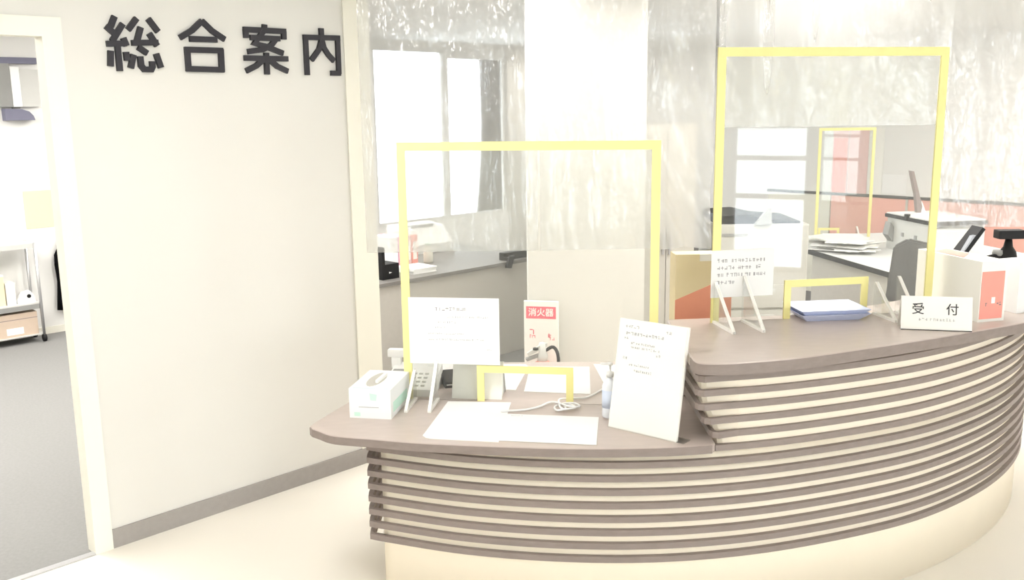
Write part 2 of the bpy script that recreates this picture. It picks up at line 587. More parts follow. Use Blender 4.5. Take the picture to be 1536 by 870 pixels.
# high worktop
high_front = spline([(0.627, 3.206), (0.628, 3.15), (0.645, 3.118), (0.700, 3.108), (0.80, 3.118), (1.004, 3.172),
                     (1.281, 3.288), (1.581, 3.424), (1.778, 3.521), (2.033, 3.652), (2.33, 3.83), (2.58, 4.08),
                     (2.74, 4.45), (2.78, 5.0)], 5)
high_pts = [(p.x, p.y) for p in high_front] + [(2.3, 5.0), (2.22, 4.60), (1.98, 4.30), (1.60, 4.04), (1.2, 3.86),
                                               (0.64, 3.80)]
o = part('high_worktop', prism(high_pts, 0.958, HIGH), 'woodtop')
bv = o.modifiers.new('soft_edge', 'BEVEL')
bv.width = 0.006
bv.segments = 2
bv.limit_method = 'ANGLE'
part('edge_band', sweep(inset(high_front, -0.0025), inset(high_front, 0.002), 0.959, HIGH - 0.003), 'wood')
back = [Vector((x, y, 0)) for x, y in ((0.70, 3.74), (1.2, 3.79), (1.6, 3.97), (1.98, 4.23), (2.2, 4.55), (2.28, 4.99))]
part('back_panel', sweep(back, inset(back, -0.02), 0.0, 0.957), 'wood')

# ================================================================== wall lettering
sign = thing('wall_lettering', 'large charcoal kanji lettering reading 総合案内 on the white wall', 'sign', uv(2.24, 3.947, 2.04), AXIS)
GLYPHS = [   # strokes of the four characters, metres from the lettering's middle
    [[(-0.541, 0.217), (-0.561, 0.175)],
     [(-0.58, 0.177), (-0.545, 0.146)],
     [(-0.51, 0.189), (-0.556, 0.124), (-0.553, 0.112)],
     [(-0.584, 0.107), (-0.503, 0.111)],
     [(-0.513, 0.133), (-0.502, 0.101)],
     [(-0.54, 0.116), (-0.539, -0.001)],
     [(-0.57, 0.08), (-0.576, 0.018)],
     [(-0.507, 0.077), (-0.505, 0.042)],
     [(-0.45, 0.214), (-0.49, 0.166)],
     [(-0.401, 0.215), (-0.362, 0.164)],
     [(-0.436, 0.179), (-0.458, 0.118)],
     [(-0.48, 0.114), (-0.366, 0.12)],
     [(-0.402, 0.156), (-0.371, 0.106)],
     [(-0.454, 0.098), (-0.417, 0.074)],
     [(-0.477, 0.067), (-0.493, 0.012)],
     [(-0.449, 0.061), (-0.448, 0.023), (-0.436, 0.008), (-0.406, 0.008), (-0.399, 0.02), (-0.399, 0.042)],
     [(-0.379, 0.074), (-0.362, 0.016)]],
    [[(-0.159, 0.219), (-0.208, 0.177), (-0.266, 0.144)],
     [(-0.159, 0.219), (-0.115, 0.18), (-0.055, 0.145)],
     [(-0.223, 0.141), (-0.093, 0.142)],
     [(-0.237, 0.105), (-0.237, 0.003)],
     [(-0.248, 0.095), (-0.068, 0.096)],
     [(-0.078, 0.103), (-0.08, 0.004)],
     [(-0.245, 0.014), (-0.07, 0.013)]],
    [[(0.15, 0.22), (0.148, 0.195)],
     [(0.04, 0.193), (0.261, 0.194)],
     [(0.051, 0.196), (0.052, 0.156)],
     [(0.249, 0.195), (0.248, 0.157)],
     [(0.072, 0.159), (0.226, 0.159)],
     [(0.144, 0.192), (0.093, 0.134), (0.146, 0.123), (0.24, 0.094)],
     [(0.208, 0.16), (0.178, 0.128), (0.131, 0.107), (0.055, 0.096)],
     [(0.035, 0.067), (0.263, 0.069)],
     [(0.15, 0.094), (0.148, -0.004)],
     [(0.132, 0.062), (0.094, 0.034), (0.041, 0.01)],
     [(0.168, 0.061), (0.203, 0.034), (0.259, 0.012)]],
    [[(0.367, 0.184), (0.367, -0.004)],
     [(0.354, 0.172), (0.564, 0.176)],
     [(0.551, 0.183), (0.55, 0.004)],
     [(0.559, 0.008), (0.502, 0.008)],
     [(0.458, 0.218), (0.458, 0.166), (0.439, 0.117), (0.394, 0.067)],
     [(0.458, 0.166), (0.469, 0.126), (0.493, 0.094), (0.524, 0.066)]],
]


def stroke(pts, w, y0, y1):
    """one brush-like stroke with mitred bends, standing in the XZ plane"""
    ps = [Vector((x, 0, z)) for x, z in pts]
    L, Rr = [], []
    for i, p in enumerate(ps):
        d0 = (ps[i] - ps[i - 1]).normalized() if i else None
        d1 = (ps[i + 1] - ps[i]).normalized() if i < len(ps) - 1 else None
        dd = ((d0 or d1) + (d1 or d0)).normalized()
        nn = Vector((-dd.z, 0, dd.x))
        k = 1.0 if d0 is None or d1 is None else 1 / max(0.6, dd.dot(d0))
        L.append(p + nn * w / 2 * k)
        Rr.append(p - nn * w / 2 * k)
    bm = bmesh.new()
    rows = [[bm.verts.new((q.x, y, q.z)) for q, y in ((l, y0), (r, y0), (r, y1), (l, y1))] for l, r in zip(L, Rr)]
    for a, b in zip(rows, rows[1:]):
        for k in range(4):
            bm.faces.new([a[k], a[(k + 1) % 4], b[(k + 1) % 4], b[k]])
    bm.faces.new(rows[0])
    bm.faces.new(rows[-1])
    return bm


for ch, g in zip('総合案内', GLYPHS):
    L = bpy.data.objects.new('letter', None)
    COL.objects.link(L)
    L.parent = sign
    L['label'] = 'charcoal kanji ' + ch
    for i, st in enumerate(g):
        obj('stroke', stroke(st, 0.0245 if ch != '総' else 0.0235, -0.014 - 0.0002 * i, 0.0), 'letter', L)

# ================================================================== acrylic screens
def screen(name, label, loc, rz, w, h, cut, supports, tape=0.034, group=None):
    s = thing(name, label, 'screen', loc, rz, group)
    c0, c1, ch = cut
    t = 0.004
    obj('panel', prism([(0, 0), (c0, 0), (c0, ch), (c1, ch), (c1, 0), (w, 0), (w, h), (0, h)], -t / 2, t / 2, 'y'),
        'acrylic', s)
    y0, y1 = -0.004, 0.004
    obj('tape', B(0, w, y0, y1, h - tape, h), 'yellow', s)
    obj('tape', B(0, tape, y0, y1, 0.0, h - tape), 'yellow', s)
    obj('tape', B(w - tape, w, y0, y1, 0.0, h - tape), 'yellow', s)
    q = tape * 0.85
    obj('tape', prism([(c0 - q, 0), (c0, 0), (c0, ch), (c1, ch), (c1, 0), (c1 + q, 0), (c1 + q, ch + q), (c0 - q, ch + q)],
                      y0, y1, 'y'), 'yellow', s)
    for x, dep, hh in supports:
        sp = obj('support', prism([(-0.005, 0), (-dep, 0), (-dep, 0.012), (-0.02, hh), (-0.005, hh)], x - 0.004, x + 0.004, 'x'),
                 'acryledge', s)
        obj('support_rim', prism([(-0.005, 0.0), (-dep, 0.0), (-dep, 0.010), (-0.005, 0.010)], x - 0.0065, x + 0.0065, 'x'),
            'edge', sp)
        obj('support_rim', prism([(-dep, 0.010), (-dep + 0.012, 0.010), (-0.012, hh), (-0.020, hh)], x - 0.006, x + 0.006, 'x'),
            'edge', sp)
    return s


screen('counter_screen', 'clear acrylic screen edged in yellow tape standing on the low worktop',
       (-0.448, 3.737, LOW), R(-8), 1.03, 1.05, (0.333, 0.668, 0.122), ((0.047, 0.18, 0.13), (0.14, 0.17, 0.17)))
screen('counter_screen', 'clear acrylic screen edged in yellow tape standing on the high worktop',
       (0.806, 3.728, HIGH), R(10), 0.985, 1.088, (0.345, 0.660, 0.132),
       ((0.012, 0.21, 0.17), (0.135, 0.21, 0.19), (0.72, 0.17, 0.14), (0.82, 0.17, 0.16)))

# notices taped to the screens
n = thing('notice_sheet', 'white landscape notice with faint print taped to the low screen', 'notice',
          (-0.421, 3.7275, 0.848), R(-8))
obj('sheet', B(0, 0.372, -0.002, 0, 0, 0.275), 'paper', n)
o = obj('print', print_marks([(0.11, 0.245, 0.228, 0.014)], 0.14, 3), 'ink', n)
o.location = (0, -0.002, 0)
o = obj('print', print_marks([(0.16, 0.325, 0.196, 0.008), (0.12, 0.20, 0.174, 0.008), (0.11, 0.15, 0.152, 0.007),
                              (0.08, 0.23, 0.126, 0.007), (0.08, 0.31, 0.102, 0.008), (0.32, 0.345, 0.062, 0.007)], 0.13, 4),
        'inkl', n)
o.location = (0, -0.002, 0)
n = thing('notice_sheet', 'white notice with four lines of dark print taped to the high screen', 'notice',
          (0.802, 3.7225, 1.104), R(10))
obj('sheet', B(0, 0.268, -0.002, 0, 0, 0.193), 'paper', n)
o = obj('print', print_marks([(0.025, 0.235, 0.150, 0.015), (0.025, 0.215, 0.121, 0.015), (0.025, 0.232, 0.092, 0.015),
                              (0.025, 0.105, 0.062, 0.015)], 0.15, 8), 'ink', n)
o.location = (0, -0.002, 0)

# ================================================================== things on the low worktop
# tissue box
t = thing('tissue_box', 'white tissue box with pale green print at the end of the low worktop', 'tissue box',
          (-0.556, 3.488, LOW), R(-10))
W, D, Hh = 0.168, 0.265, 0.118
obj('carton', prism([(-W / 2, 0), (W / 2, 0), (W / 2, Hh), (-W / 2, Hh)], 0, D, 'y'), 'boxw', t)
slot = [(-0.012 + 0.032 * math.cos(a), D / 2 + 0.095 * math.sin(a)) for a in [2 * math.pi * k / 20 for k in range(20)]]
obj('opening', prism(slot, Hh, Hh + 0.0015), 'cabgrey', t)
obj('tissue', prism([(-0.002, D / 2 - 0.05), (0.010, D / 2 - 0.055), (0.014, D / 2 + 0.06), (0.0, D / 2 + 0.055)], Hh + 0.0016, Hh + 0.012), 'paper', t)
obj('print', B(-0.045, 0.035, -0.001, 0, 0.044, 0.047), 'inkl', t)
obj('print', prism([(0.002, 0.074), (0.026, 0.072), (0.03, 0.098), (0.0, 0.102)], -0.001, 0, 'y'), 'green', t)
obj('print', B(-0.065, -0.04, -0.001, 0, 0.008, 0.024), 'green', t)
obj('print', B(-0.07, 0.07, 0.006, 0.018, Hh, Hh + 0.0008), 'green', t)
obj('print', B(W / 2, W / 2 + 0.001, 0.03, 0.22, 0.02, 0.06), 'green', t)

# white desk telephone behind the tissue box
t = thing('desk_telephone', 'white desk telephone with slim handset behind the tissue box', 'telephone', (-0.44, 3.88, LOW), R(-8))
obj('base', prism([(-0.11, 0), (0.10, 0), (0.10, 0.09), (-0.11, 0.03)], -0.09, 0.12, 'x'), 'white', t)
obj('handset', B(-0.12, 0.115, 0.075, 0.115, 0.115, 0.15, bev=0.01), 'white', t)
obj('cradle', B(-0.10, -0.06, 0.07, 0.1, 0.07, 0.116), 'white', t)
obj('cradle', B(0.06, 0.10, 0.07, 0.1, 0.07, 0.116), 'white', t)
for r_ in range(4):
    for c_ in range(3):
        k = obj('key', B(-0.008, 0.008, -0.006, 0.006, 0, 0.006), 'lgrey', t)
        k.location = (0.02 + c_ * 0.026, -0.08 + r_ * 0.03, 0.036 + r_ * 0.0086)
obj('display', B(-0.08, -0.01, 0.0, 0.04, 0.062, 0.075), 'grey', t)
t = thing('card_reader', 'small black card reader beside the white telephone', 'card reader', (-0.275, 3.93, LOW), R(15))
obj('body', prism([(-0.05, 0), (0.05, 0), (0.05, 0.055), (-0.05, 0.025)], -0.03, 0.03, 'x'), 'black', t)
obj('slot', B(-0.024, 0.024, -0.052, -0.05, 0.012, 0.017), 'lgrey', t)

# white tent card
t = thing('desk_calendar', 'white tent-shaped desk card behind the yellow taped opening', 'desk card', (-0.145, 3.765, LOW), R(-8))
obj('front_leaf', prism([(-0.045, 0), (-0.042, 0), (0.010, 0.148), (0.007, 0.148)], -0.105, 0.105, 'x'), 'paperw', t)
obj('rear_leaf', prism([(0.075, 0), (0.072, 0), (0.007, 0.148), (0.010, 0.148)], -0.105, 0.105, 'x'), 'lgrey', t)
obj('gusset', prism([(-0.042, 0.0), (0.072, 0.0), (0.008, 0.146)], 0.096, 0.099, 'x'), 'lgrey', t)


def sheet(name, label, pts, z, m='paper', h=0.0012, cat='sheet', lift=None, group=None):
    o = obj(name, prism(pts, 0, h), m)
    o.location = (0, 0, z)
    return tag(o, label, cat, group)


sheet('paper_sheet', 'large white laminated sheet with a rounded corner lying on the low worktop',
      [(-0.268, 3.690), (-0.01, 3.665), (-0.055, 3.205), (-0.300, 3.250), (-0.322, 3.262), (-0.335, 3.286), (-0.330, 3.312)], LOW)
t = thing('paper_sheet', 'white printed sheet lying beside the leaflet stand on the low worktop', 'sheet', (0, 0, LOW + 0.0013))
obj('sheet', prism([(-0.040, 3.520), (0.328, 3.463), (0.292, 3.160), (-0.075, 3.222)], 0, 0.0012), 'paper', t)
bm = print_marks([(0, 0.05, 0, 0.006)], 0.2, 5)
o = obj('print', bm, 'inkl', t)
o.rotation_euler = (R(-90), 0, R(-9))
o.location = (-0.01, 3.495, 0.0013)
sheet('paper_sheet', 'white sheet on the staff side behind the yellow taped opening',
      [(0.045, 3.815), (0.322, 3.765), (0.352, 4.185), (0.080, 4.205)], LOW)
sheet('paper_sheet', 'white sheet with a slanting edge next to the tent card',
      [(-0.095, 3.86), (0.010, 3.835), (0.072, 4.20), (0.06, 4.24), (-0.10, 4.25)], LOW)
sheet('paper_sheet', 'white sheet behind the leaflet stand at the back of the low worktop',
      [(0.392, 3.93), (0.46, 3.86), (0.52, 4.20), (0.375, 4.23)], LOW)

# cable
pts = spline([(-0.05, 3.54, 0.006), (0.04, 3.552, 0.006), (0.10, 3.585, 0.007), (0.15, 3.64, 0.008), (0.19, 3.61, 0.010),
              (0.205, 3.545, 0.012), (0.17, 3.53, 0.010), (0.165, 3.57, 0.012), (0.21, 3.605, 0.013), (0.245, 3.555, 0.013),
              (0.195, 3.525, 0.016), (0.185, 3.58, 0.018), (0.24, 3.60, 0.016), (0.262, 3.57, 0.012), (0.225, 3.55, 0.018),
              (0.185, 3.60, 0.016), (0.19, 3.665, 0.012), (0.24, 3.685, 0.008), (0.29, 3.695, 0.007), (0.33, 3.74, 0.006), (0.38, 3.82, 0.006)], 6)
cb = tag(obj('cable', tube(pts, 0.0042, 6), 'white', None, True),
         'white cable bundled in loops on the low worktop', 'cable')
cb.location = (0, 0, LOW)

# sanitiser bottle
t = thing('pump_bottle', 'pale blue pump bottle half hidden behind the leaflet stand', 'bottle', (0.372, 3.475, LOW))
obj('bottle_body', lathe([(0.028, 0), (0.030, 0.006), (0.030, 0.125), (0.022, 0.145), (0.011, 0.152), (0.011, 0.165)], 20), 'palebody', t, True)
obj('pump', lathe([(0.014, 0.16), (0.014, 0.178), (0.004, 0.18), (0.004, 0.205), (0.010, 0.206), (0.010, 0.216)], 14), 'white', t, True)
obj('nozzle', B(-0.036, 0.0, -0.005, 0.005, 0.207, 0.215), 'white', t)
obj('label', lathe([(0.0305, 0.04), (0.0306, 0.11)], 20), 'paleblue', t, True)

# leaflet board
dx, dy = 0.577 - 0.353, 3.178 - 3.358
t = thing('leaflet_stand', 'white portrait leaflet board propped on the low worktop', 'leaflet stand',
          (0.353, 3.358, LOW), math.atan2(dy, dx))
Wd = math.hypot(dx, dy)
lean = Matrix.Rotation(R(-11), 4, 'X')
bm = B(0, Wd, 0, 0.012, 0, 0.412, bev=0.002)
bm.transform(lean)
obj('board', bm, 'paperw', t)
bm = B(0.012, Wd - 0.004, -0.002, 0.0, 0.09, 0.410)
bm.transform(lean)
obj('leaflet', bm, 'paperw', t)
bm = print_marks([(0.03, 0.09, 0.385, 0.011), (0.20, 0.222, 0.382, 0.011), (0.03, 0.05, 0.342, 0.009),
                  (0.165, 0.19, 0.292, 0.009), (0.032, 0.05, 0.268, 0.010)], 0.22, 12)
bmesh.ops.translate(bm, verts=bm.verts, vec=(0, -0.002, 0))
bm.transform(lean)
obj('print', bm, 'inkl', t)
bm = print_marks([(0.03, 0.19, 0.360, 0.012), (0.06, 0.16, 0.325, 0.008), (0.06, 0.18, 0.31, 0.008), (0.06, 0.15, 0.245, 0.008),
                  (0.08, 0.16, 0.225, 0.008)], 0.25, 13)
bmesh.ops.translate(bm, verts=bm.verts, vec=(0, -0.002, 0))
bm.transform(lean)
obj('print', bm, 'inkl', t)
obj('prop', prism([(0.013, 0), (0.115, 0), (0.05, 0.17)], Wd / 2 - 0.004, Wd / 2 + 0.004, 'x'), 'paperw', t)
obj('foot', B(0, Wd + 0.03, 0.0, 0.05, 0, 0.004), 'acryledge', t)

# ================================================================== things on the high worktop
def tray(n_, z):
    t = thing('plastic_tray', ('lower' if n_ == 0 else 'upper') + ' lilac blue shallow tray of the stack on the high worktop',
              'tray', (1.303, 3.815, z), R(6))
    bm = bmesh.new()
    w0, d0, w1, d1, hh = 0.112, 0.075, 0.146, 0.105, 0.030
    lo = [bm.verts.new((x, y, 0)) for x, y in ((-w0, -d0), (w0, -d0), (w0, d0), (-w0, d0))]
    hi = [bm.verts.new((x, y, hh)) for x, y in ((-w1, -d1), (w1, -d1), (w1, d1), (-w1, d1))]
    rim = [bm.verts.new((x * 0.965, y * 0.95, hh)) for x, y in ((-w1, -d1), (w1, -d1), (w1, d1), (-w1, d1))]
    fl = [bm.verts.new((x * 0.97, y * 0.96, 0.004)) for x, y in ((-w0, -d0), (w0, -d0), (w0, d0), (-w0, d0))]
    bm.faces.new(lo)
    bm.faces.new(fl)
    for a, b in ((lo, hi), (hi, rim), (rim, fl)):
        for k in range(4):
            bm.faces.new([a[k], a[(k + 1) % 4], b[(k + 1) % 4], b[k]])
    obj('tray', bm, 'blue', t)
    return t


tray(0, HIGH)
tray(1, HIGH + 0.017)

t = thing('desk_sign', 'white tent sign reading 受付 on the high worktop', 'desk sign', (1.517, 3.572, HIGH),
          math.atan2(3.514 - 3.572, 1.768 - 1.517))
Ws = math.hypot(1.768 - 1.517, 3.514 - 3.572)
tl = Matrix.Rotation(R(-12), 4, 'X')
bm = B(0, Ws, 0, 0.004, 0, 0.132)
bm.transform(tl)
obj('front_face', bm, 'paperw', t)
obj('rear_face', prism([(0.075, 0), (0.078, 0), (0.031, 0.129), (0.028, 0.129)], 0, Ws, 'x'), 'paperw', t)
obj('end_gusset', prism([(0.004, 0.0), (0.075, 0), (0.029, 0.126)], Ws - 0.003, Ws - 0.001, 'x'), 'lgrey', t)
for ch, x in (('受', 0.062), ('付', 0.186)):
    bm = text_mesh(ch, 0.047, 0.0003, 0.0004)
    for v in bm.verts:
        v.co = tl @ Vector((v.co.x + x, -0.0006 - v.co.z, v.co.y + 0.066))
    obj('lettering', bm, 'inkd', t)
bm = print_marks([(0.065, 0.20, 0.042, 0.011)], 0.12, 21)
bm.transform(tl)
obj('print', bm, 'ink', t)
obj('bottom_edge', B(0, Ws, -0.001, 0.0, 0, 0.003), 'black', t)

# white and red box: white long side, red front
t = thing('collection_box', 'white box with a coral red end face on the high worktop', 'box', (1.867, 3.672, HIGH), R(15))
obj('carton', B(0, 0.125, 0.0, 0.38, 0, 0.245), 'paperw', t)
obj('red_face', B(0.004, 0.112, -0.002, 0, 0.012, 0.205), 'red', t)
obj('red_top', prism([(0.015, 0.12), (0.11, 0.20), (0.11, 0.34), (0.015, 0.30)], 0.245, 0.2465), 'red', t)
obj('window', B(0.055, 0.072, -0.0035, -0.002, 0.075, 0.10), 'paper', t)
o = obj('print', print_marks([(0.02, 0.045, 0.07, 0.012), (0.082, 0.105, 0.07, 0.012)], 0.3, 31), 'brown', t)
o.location = (0, -0.002, 0)
t = thing('paper_box', 'plain white upright box beside the coral red box', 'box', (2.10, 3.82, HIGH), R(18))
obj('carton', B(0, 0.20, 0, 0.12, 0, 0.215, bev=0.003), 'paper', t)
obj('flap', B(0.01, 0.19, 0.003, 0.06, 0.215, 0.217), 'paperw', t)
o = obj('print', print_marks([(0.045, 0.075, 0.13, 0.008)], 0.3, 33), 'inkl', t)

# black tablet holder
t = thing('tablet_stand', 'black swivel stand with clamp head at the end of the high worktop', 'stand', (2.245, 4.20, HIGH))
obj('base', lathe([(0.07, 0), (0.07, 0.012), (0.02, 0.02), (0.016, 0.03)], 20), 'black', t, True)
obj('pole', tube([(0, 0, 0.02), (0.0, 0, 0.17), (0.005, -0.005, 0.22)], 0.017, 10), 'black', t, True)
obj('clamp', lathe([(0.012, 0.13), (0.034, 0.15), (0.04, 0.18), (0.034, 0.205), (0.02, 0.225), (0.014, 0.26)], 14), 'black', t, True)
obj('head', B(-0.058, 0.062, -0.03, 0.03, 0.262, 0.302, bev=0.008), 'black', t)
obj('arm', tube([(0.0, 0, 0.175), (-0.06, -0.01, 0.185), (-0.10, -0.02, 0.178)], 0.011, 8), 'black', t, True)
obj('knob', lathe([(0.02, 0.185), (0.024, 0.195), (0.02, 0.21)], 12, (-0.045, 0.0)), 'grey', t, True)
t = thing('handset_rest', 'slim black angled pad with a pale strip beside the black stand', 'pad', (2.075, 4.24, HIGH), R(8))
obj('pad', prism([(-0.075, 0.165), (-0.055, 0.155), (0.055, 0.305), (0.04, 0.315)], -0.05, 0.03, 'y'), 'black', t)
obj('pale_strip', prism([(-0.052, 0.200), (-0.035, 0.217), (0.008, 0.280), (-0.008, 0.277)], -0.052, -0.03, 'y'), 'bottle', t)
obj('leg', prism([(-0.05, 0.0), (-0.03, 0), (-0.045, 0.19), (-0.062, 0.175)], -0.02, 0.0, 'y'), 'black', t)
obj('foot', B(-0.10, 0.05, -0.05, 0.03, 0, 0.008), 'black', t)

# ================================================================== vinyl curtain
def vinyl(label, x0, x1, zb, amp, seed, y=4.50, pull=0.0):
    rnd = random.Random(seed)
    ph = [(rnd.uniform(14, 34), rnd.uniform(0, 6.28), rnd.uniform(0.3, 1.0)) for _ in range(5)]
    t = thing('vinyl_curtain', label, 'plastic curtain', (0, y, 0), 0, 'clear vinyl sheets hanging above the counter')
    bm = bmesh.new()
    nx, nz = int((x1 - x0) * 90), 26
    g = []
    for j in range(nz + 1):
        z = zb + (CEIL - 0.03 - zb) * j / nz
        f = 0.35 + 0.65 * (j / nz)
        row = []
        for i_ in range(nx + 1):
            x = x0 + (x1 - x0) * i_ / nx
            yy = sum(a * math.sin(k * x + p + 0.35 * math.sin(2.3 * z + p)) for k, p, a in ph) / 3 * amp * f
            yy += pull * math.exp(-((x - x1 + 0.05) / 0.28) ** 2) * math.exp(-((z - zb) / 0.6) ** 2) * math.sin(26 * (x + 0.55 * z))
            row.append(bm.verts.new((x, yy, z)))
        g.append(row)
    for j in range(nz):
        for i_ in range(nx):
            bm.faces.new([g[j][i_], g[j][i_ + 1], g[j + 1][i_ + 1], g[j + 1][i_]])
    obj('sheet', bm, 'vinyl', t, True)
    obj('rail', B(x0, x1, -0.015, 0.015, CEIL - 0.03, CEIL), 'lgrey', t)


vinyl('rippled clear vinyl sheet hanging beside the lettered wall', -0.70, 0.13, 1.19, 0.028, 3)
vinyl('clear vinyl sheet hanging in front of the cream column', 0.14, 0.965, 1.187, 0.020, 5, 4.53, 0.035)
vinyl('short clear vinyl sheet ending well above the high worktop', 0.975, 2.06, 1.765, 0.030, 9, 4.50)
vinyl('clear vinyl sheet hanging behind the black stand', 2.07, 3.1, 1.262, 0.022, 11, 4.60)

# ================================================================== office behind the counter
# grey desk parallel to the lettered wall
t = thing('office_desk', 'dark grey office desk with a plain front panel beyond the low worktop', 'desk', uv(4.5, 5.0), AXIS)
obj('desk_top', B(-0.95, 0.95, -0.02, 1.25, 0.695, 0.72), 'desktop', t)
obj('front_panel', B(-0.93, 0.93, 0.0, 0.02, 0.0, 0.694), 'deskgrey', t)
obj('side_panel', B(-0.93, -0.91, 0.02, 1.2, 0.0, 0.694), 'deskgrey', t)
obj('side_panel', B(0.91, 0.93, 0.02, 1.2, 0.0, 0.694), 'deskgrey', t)
t = thing('desk_clamp', 'black clamp with a bent arm on the edge of the dark grey desk', 'clamp', uv(5.03, 5.06, 0.72), AXIS)
obj('clamp_bar', B(-0.02, 0.26, -0.03, 0.03, 0.0, 0.06, bev=0.01), 'black', t)
obj('clamp_jaw', prism([(-0.03, 0.045), (0.02, 0.045), (-0.02, -0.05), (-0.07, -0.04)], -0.105, -0.083, 'y'), 'black', t)
obj('clamp_neck', B(-0.03, 0.01, -0.09, -0.02, 0.005, 0.03), 'black', t)
t = thing('file_rack', 'black desk file rack on the dark grey desk', 'file rack', uv(3.95, 5.10, 0.72), AXIS)
obj('upright', B(-0.07, -0.045, -0.02, 0.16, 0.0, 0.225), 'black', t)
obj('tray', B(-0.045, 0.075, -0.02, 0.16, 0.0, 0.105), 'black', t)
obj('label', prism([(-0.012, 0.04), (0.012, 0.045), (-0.012, 0.052)], -0.0215, -0.02, 'y'), 'paper', t)
for a, m_, lab in ((0.0, 'paper', 'white folder standing on the dark grey desk'), (0.062, 'magenta', 'magenta pink folder standing on the dark grey desk'),
                   (0.124, 'pink', 'pale pink folder standing on the dark grey desk'), (0.186, 'red', 'coral red folder standing on the dark grey desk')):
    t = thing('file_folder', lab, 'folder', uv(4.17 + a, 5.34, 0.72), AXIS)
    obj('cover', B(0, 0.058, 0, 0.24, 0, 0.24, bev=0.004), m_, t)
    obj('spine_label', B(0.012, 0.046, -0.002, 0, 0.06, 0.19), 'paperw', t)
t = thing('papers', 'stack of white papers in front of the pink folders', 'papers', uv(4.16, 5.09, 0.72), AXIS)
for k in range(6):
    o = obj('sheet', B(0, 0.21, 0, 0.22, 0, 0.006), 'paper', t)
    o.location = (0.003 * (k % 3), 0.002 * (k % 2), 0.0062 * k)
    o.rotation_euler = (0, 0, R((k * 7) % 5 - 2))
t = thing('marker_bottle', 'small pale green bottle on the dark grey desk', 'bottle', uv(4.58, 5.42, 0.72), AXIS)
obj('body', lathe([(0.035, 0), (0.037, 0.01), (0.037, 0.10), (0.02, 0.125), (0.02, 0.135)], 16), 'beige', t, True)
obj('cap', lathe([(0.022, 0.135), (0.022, 0.165)], 14), 'green', t, True)
# white covered machine on the desk, only a hazy shape through the vinyl
t = thing('cash_machine', 'white low office machine at the far side of the dark grey desk', 'office machine', uv(4.95, 5.95, 0.72), AXIS)
obj('body', prism([(-0.16, 0), (0.16, 0), (0.16, 0.22), (-0.02, 0.20), (-0.16, 0.07)], -0.22, 0.22, 'x'), 'white', t)
obj('slot', B(-0.12, 0.12, -0.03, 0.02, 0.2015, 0.215), 'grey', t)

# fire extinguisher and its sign
t = thing('extinguisher_sign', 'white and red sign reading 消火器 in front of the cream column', 'sign', (0.188, 5.955, 0), R(-12))
obj('plate', B(-0.113, 0.113, -0.012, 0.012, 0.18, 0.64, bev=0.003), 'paperw', t)
obj('post', B(-0.015, 0.015, 0.012, 0.03, 0.0, 0.5), 'lgrey', t)
obj('foot', B(-0.09, 0.09, -0.012, 0.03, 0, 0.012), 'lgrey', t)
obj('red_band', B(-0.098, 0.098, -0.0135, -0.012, 0.525, 0.605), 'signred', t)
bm = text_mesh('消火器', 0.056, 0.0004, 0.0008)
for v in bm.verts:
    v.co = (v.co.x * 1.0, -0.0142 - v.co.z, v.co.y + 0.547)
obj('lettering', bm, 'paperw', t)
o = obj('print', print_marks([(-0.075, -0.035, 0.435, 0.034), (-0.075, -0.04, 0.405, 0.02), (0.045, 0.09, 0.415, 0.030), (0.05, 0.09, 0.392, 0.02)], 0.2, 41), 'signred', t)
o.location = (0, -0.012, 0)
t = thing('fire_extinguisher', 'fire extinguisher with grey valve and lever standing by its sign', 'fire extinguisher', (0.19, 5.80, 0))
obj('cylinder', lathe([(0.07, 0), (0.075, 0.02), (0.075, 0.22), (0.06, 0.265), (0.03, 0.285)], 24), 'red', t, True)
obj('valve', lathe([(0.032, 0.28), (0.034, 0.32), (0.024, 0.345), (0.022, 0.40)], 16), 'lgrey', t, True)
obj('lever', prism([(-0.10, 0.335), (-0.02, 0.385), (0.03, 0.40), (0.03, 0.38), (-0.01, 0.36), (-0.09, 0.315)], -0.014, 0.014, 'y'), 'lgrey', t)
obj('carry_handle', prism([(-0.11, 0.30), (0.02, 0.345), (0.02, 0.325), (-0.10, 0.283)], -0.016, 0.016, 'y'), 'grey', t)
obj('hose', tube(spline([(0.02, 0, 0.35), (0.07, 0, 0.37), (0.10, 0, 0.30), (0.095, 0, 0.12), (0.09, 0, 0.05)], 5), 0.011, 8), 'black', t, True)
obj('gauge', lathe([(0.018, 0.36), (0.018, 0.372)], 14, (-0.045, -0.02)), 'black', t)

# grey cabinet right of the column
t = thing('office_cabinet', 'tall light grey metal cabinet next to the cream column', 'cabinet', (1.08, 6.5, 0))
obj('body', B(-0.20, 0.20, 0.02, 0.45, 0.0, 1.75), 'cabgrey', t)
dr = obj('door', B(-0.195, -0.002, 0.0, 0.02, 0.03, 1.72), 'cabgrey', t)
obj('handle', B(-0.03, -0.015, -0.015, 0.0, 0.85, 1.0), 'metal', dr)
dr = obj('door', B(0.002, 0.195, 0.0, 0.02, 0.03, 1.72), 'cabgrey', t)
obj('handle', B(0.015, 0.03, -0.015, 0.0, 0.85, 1.0), 'metal', dr)

# paper carrier standing on the staff shelf
t = thing('paper_bag', 'sand coloured paper bag with an orange red lower part behind the high worktop', 'bag', (0.835, 4.02, LOW), R(4))
obj('bag_body', B(-0.125, 0.125, 0.0, 0.10, 0, 0.545), 'sand', t)
obj('print', prism([(-0.125, 0.02), (0.125, 0.02), (0.125, 0.45), (0.02, 0.405), (-0.125, 0.345)], -0.0015, 0.0, 'y'), 'orange', t)
obj('fold', B(-0.02, 0.125, -0.003, 0.0, 0.515, 0.545), 'paperw', t)

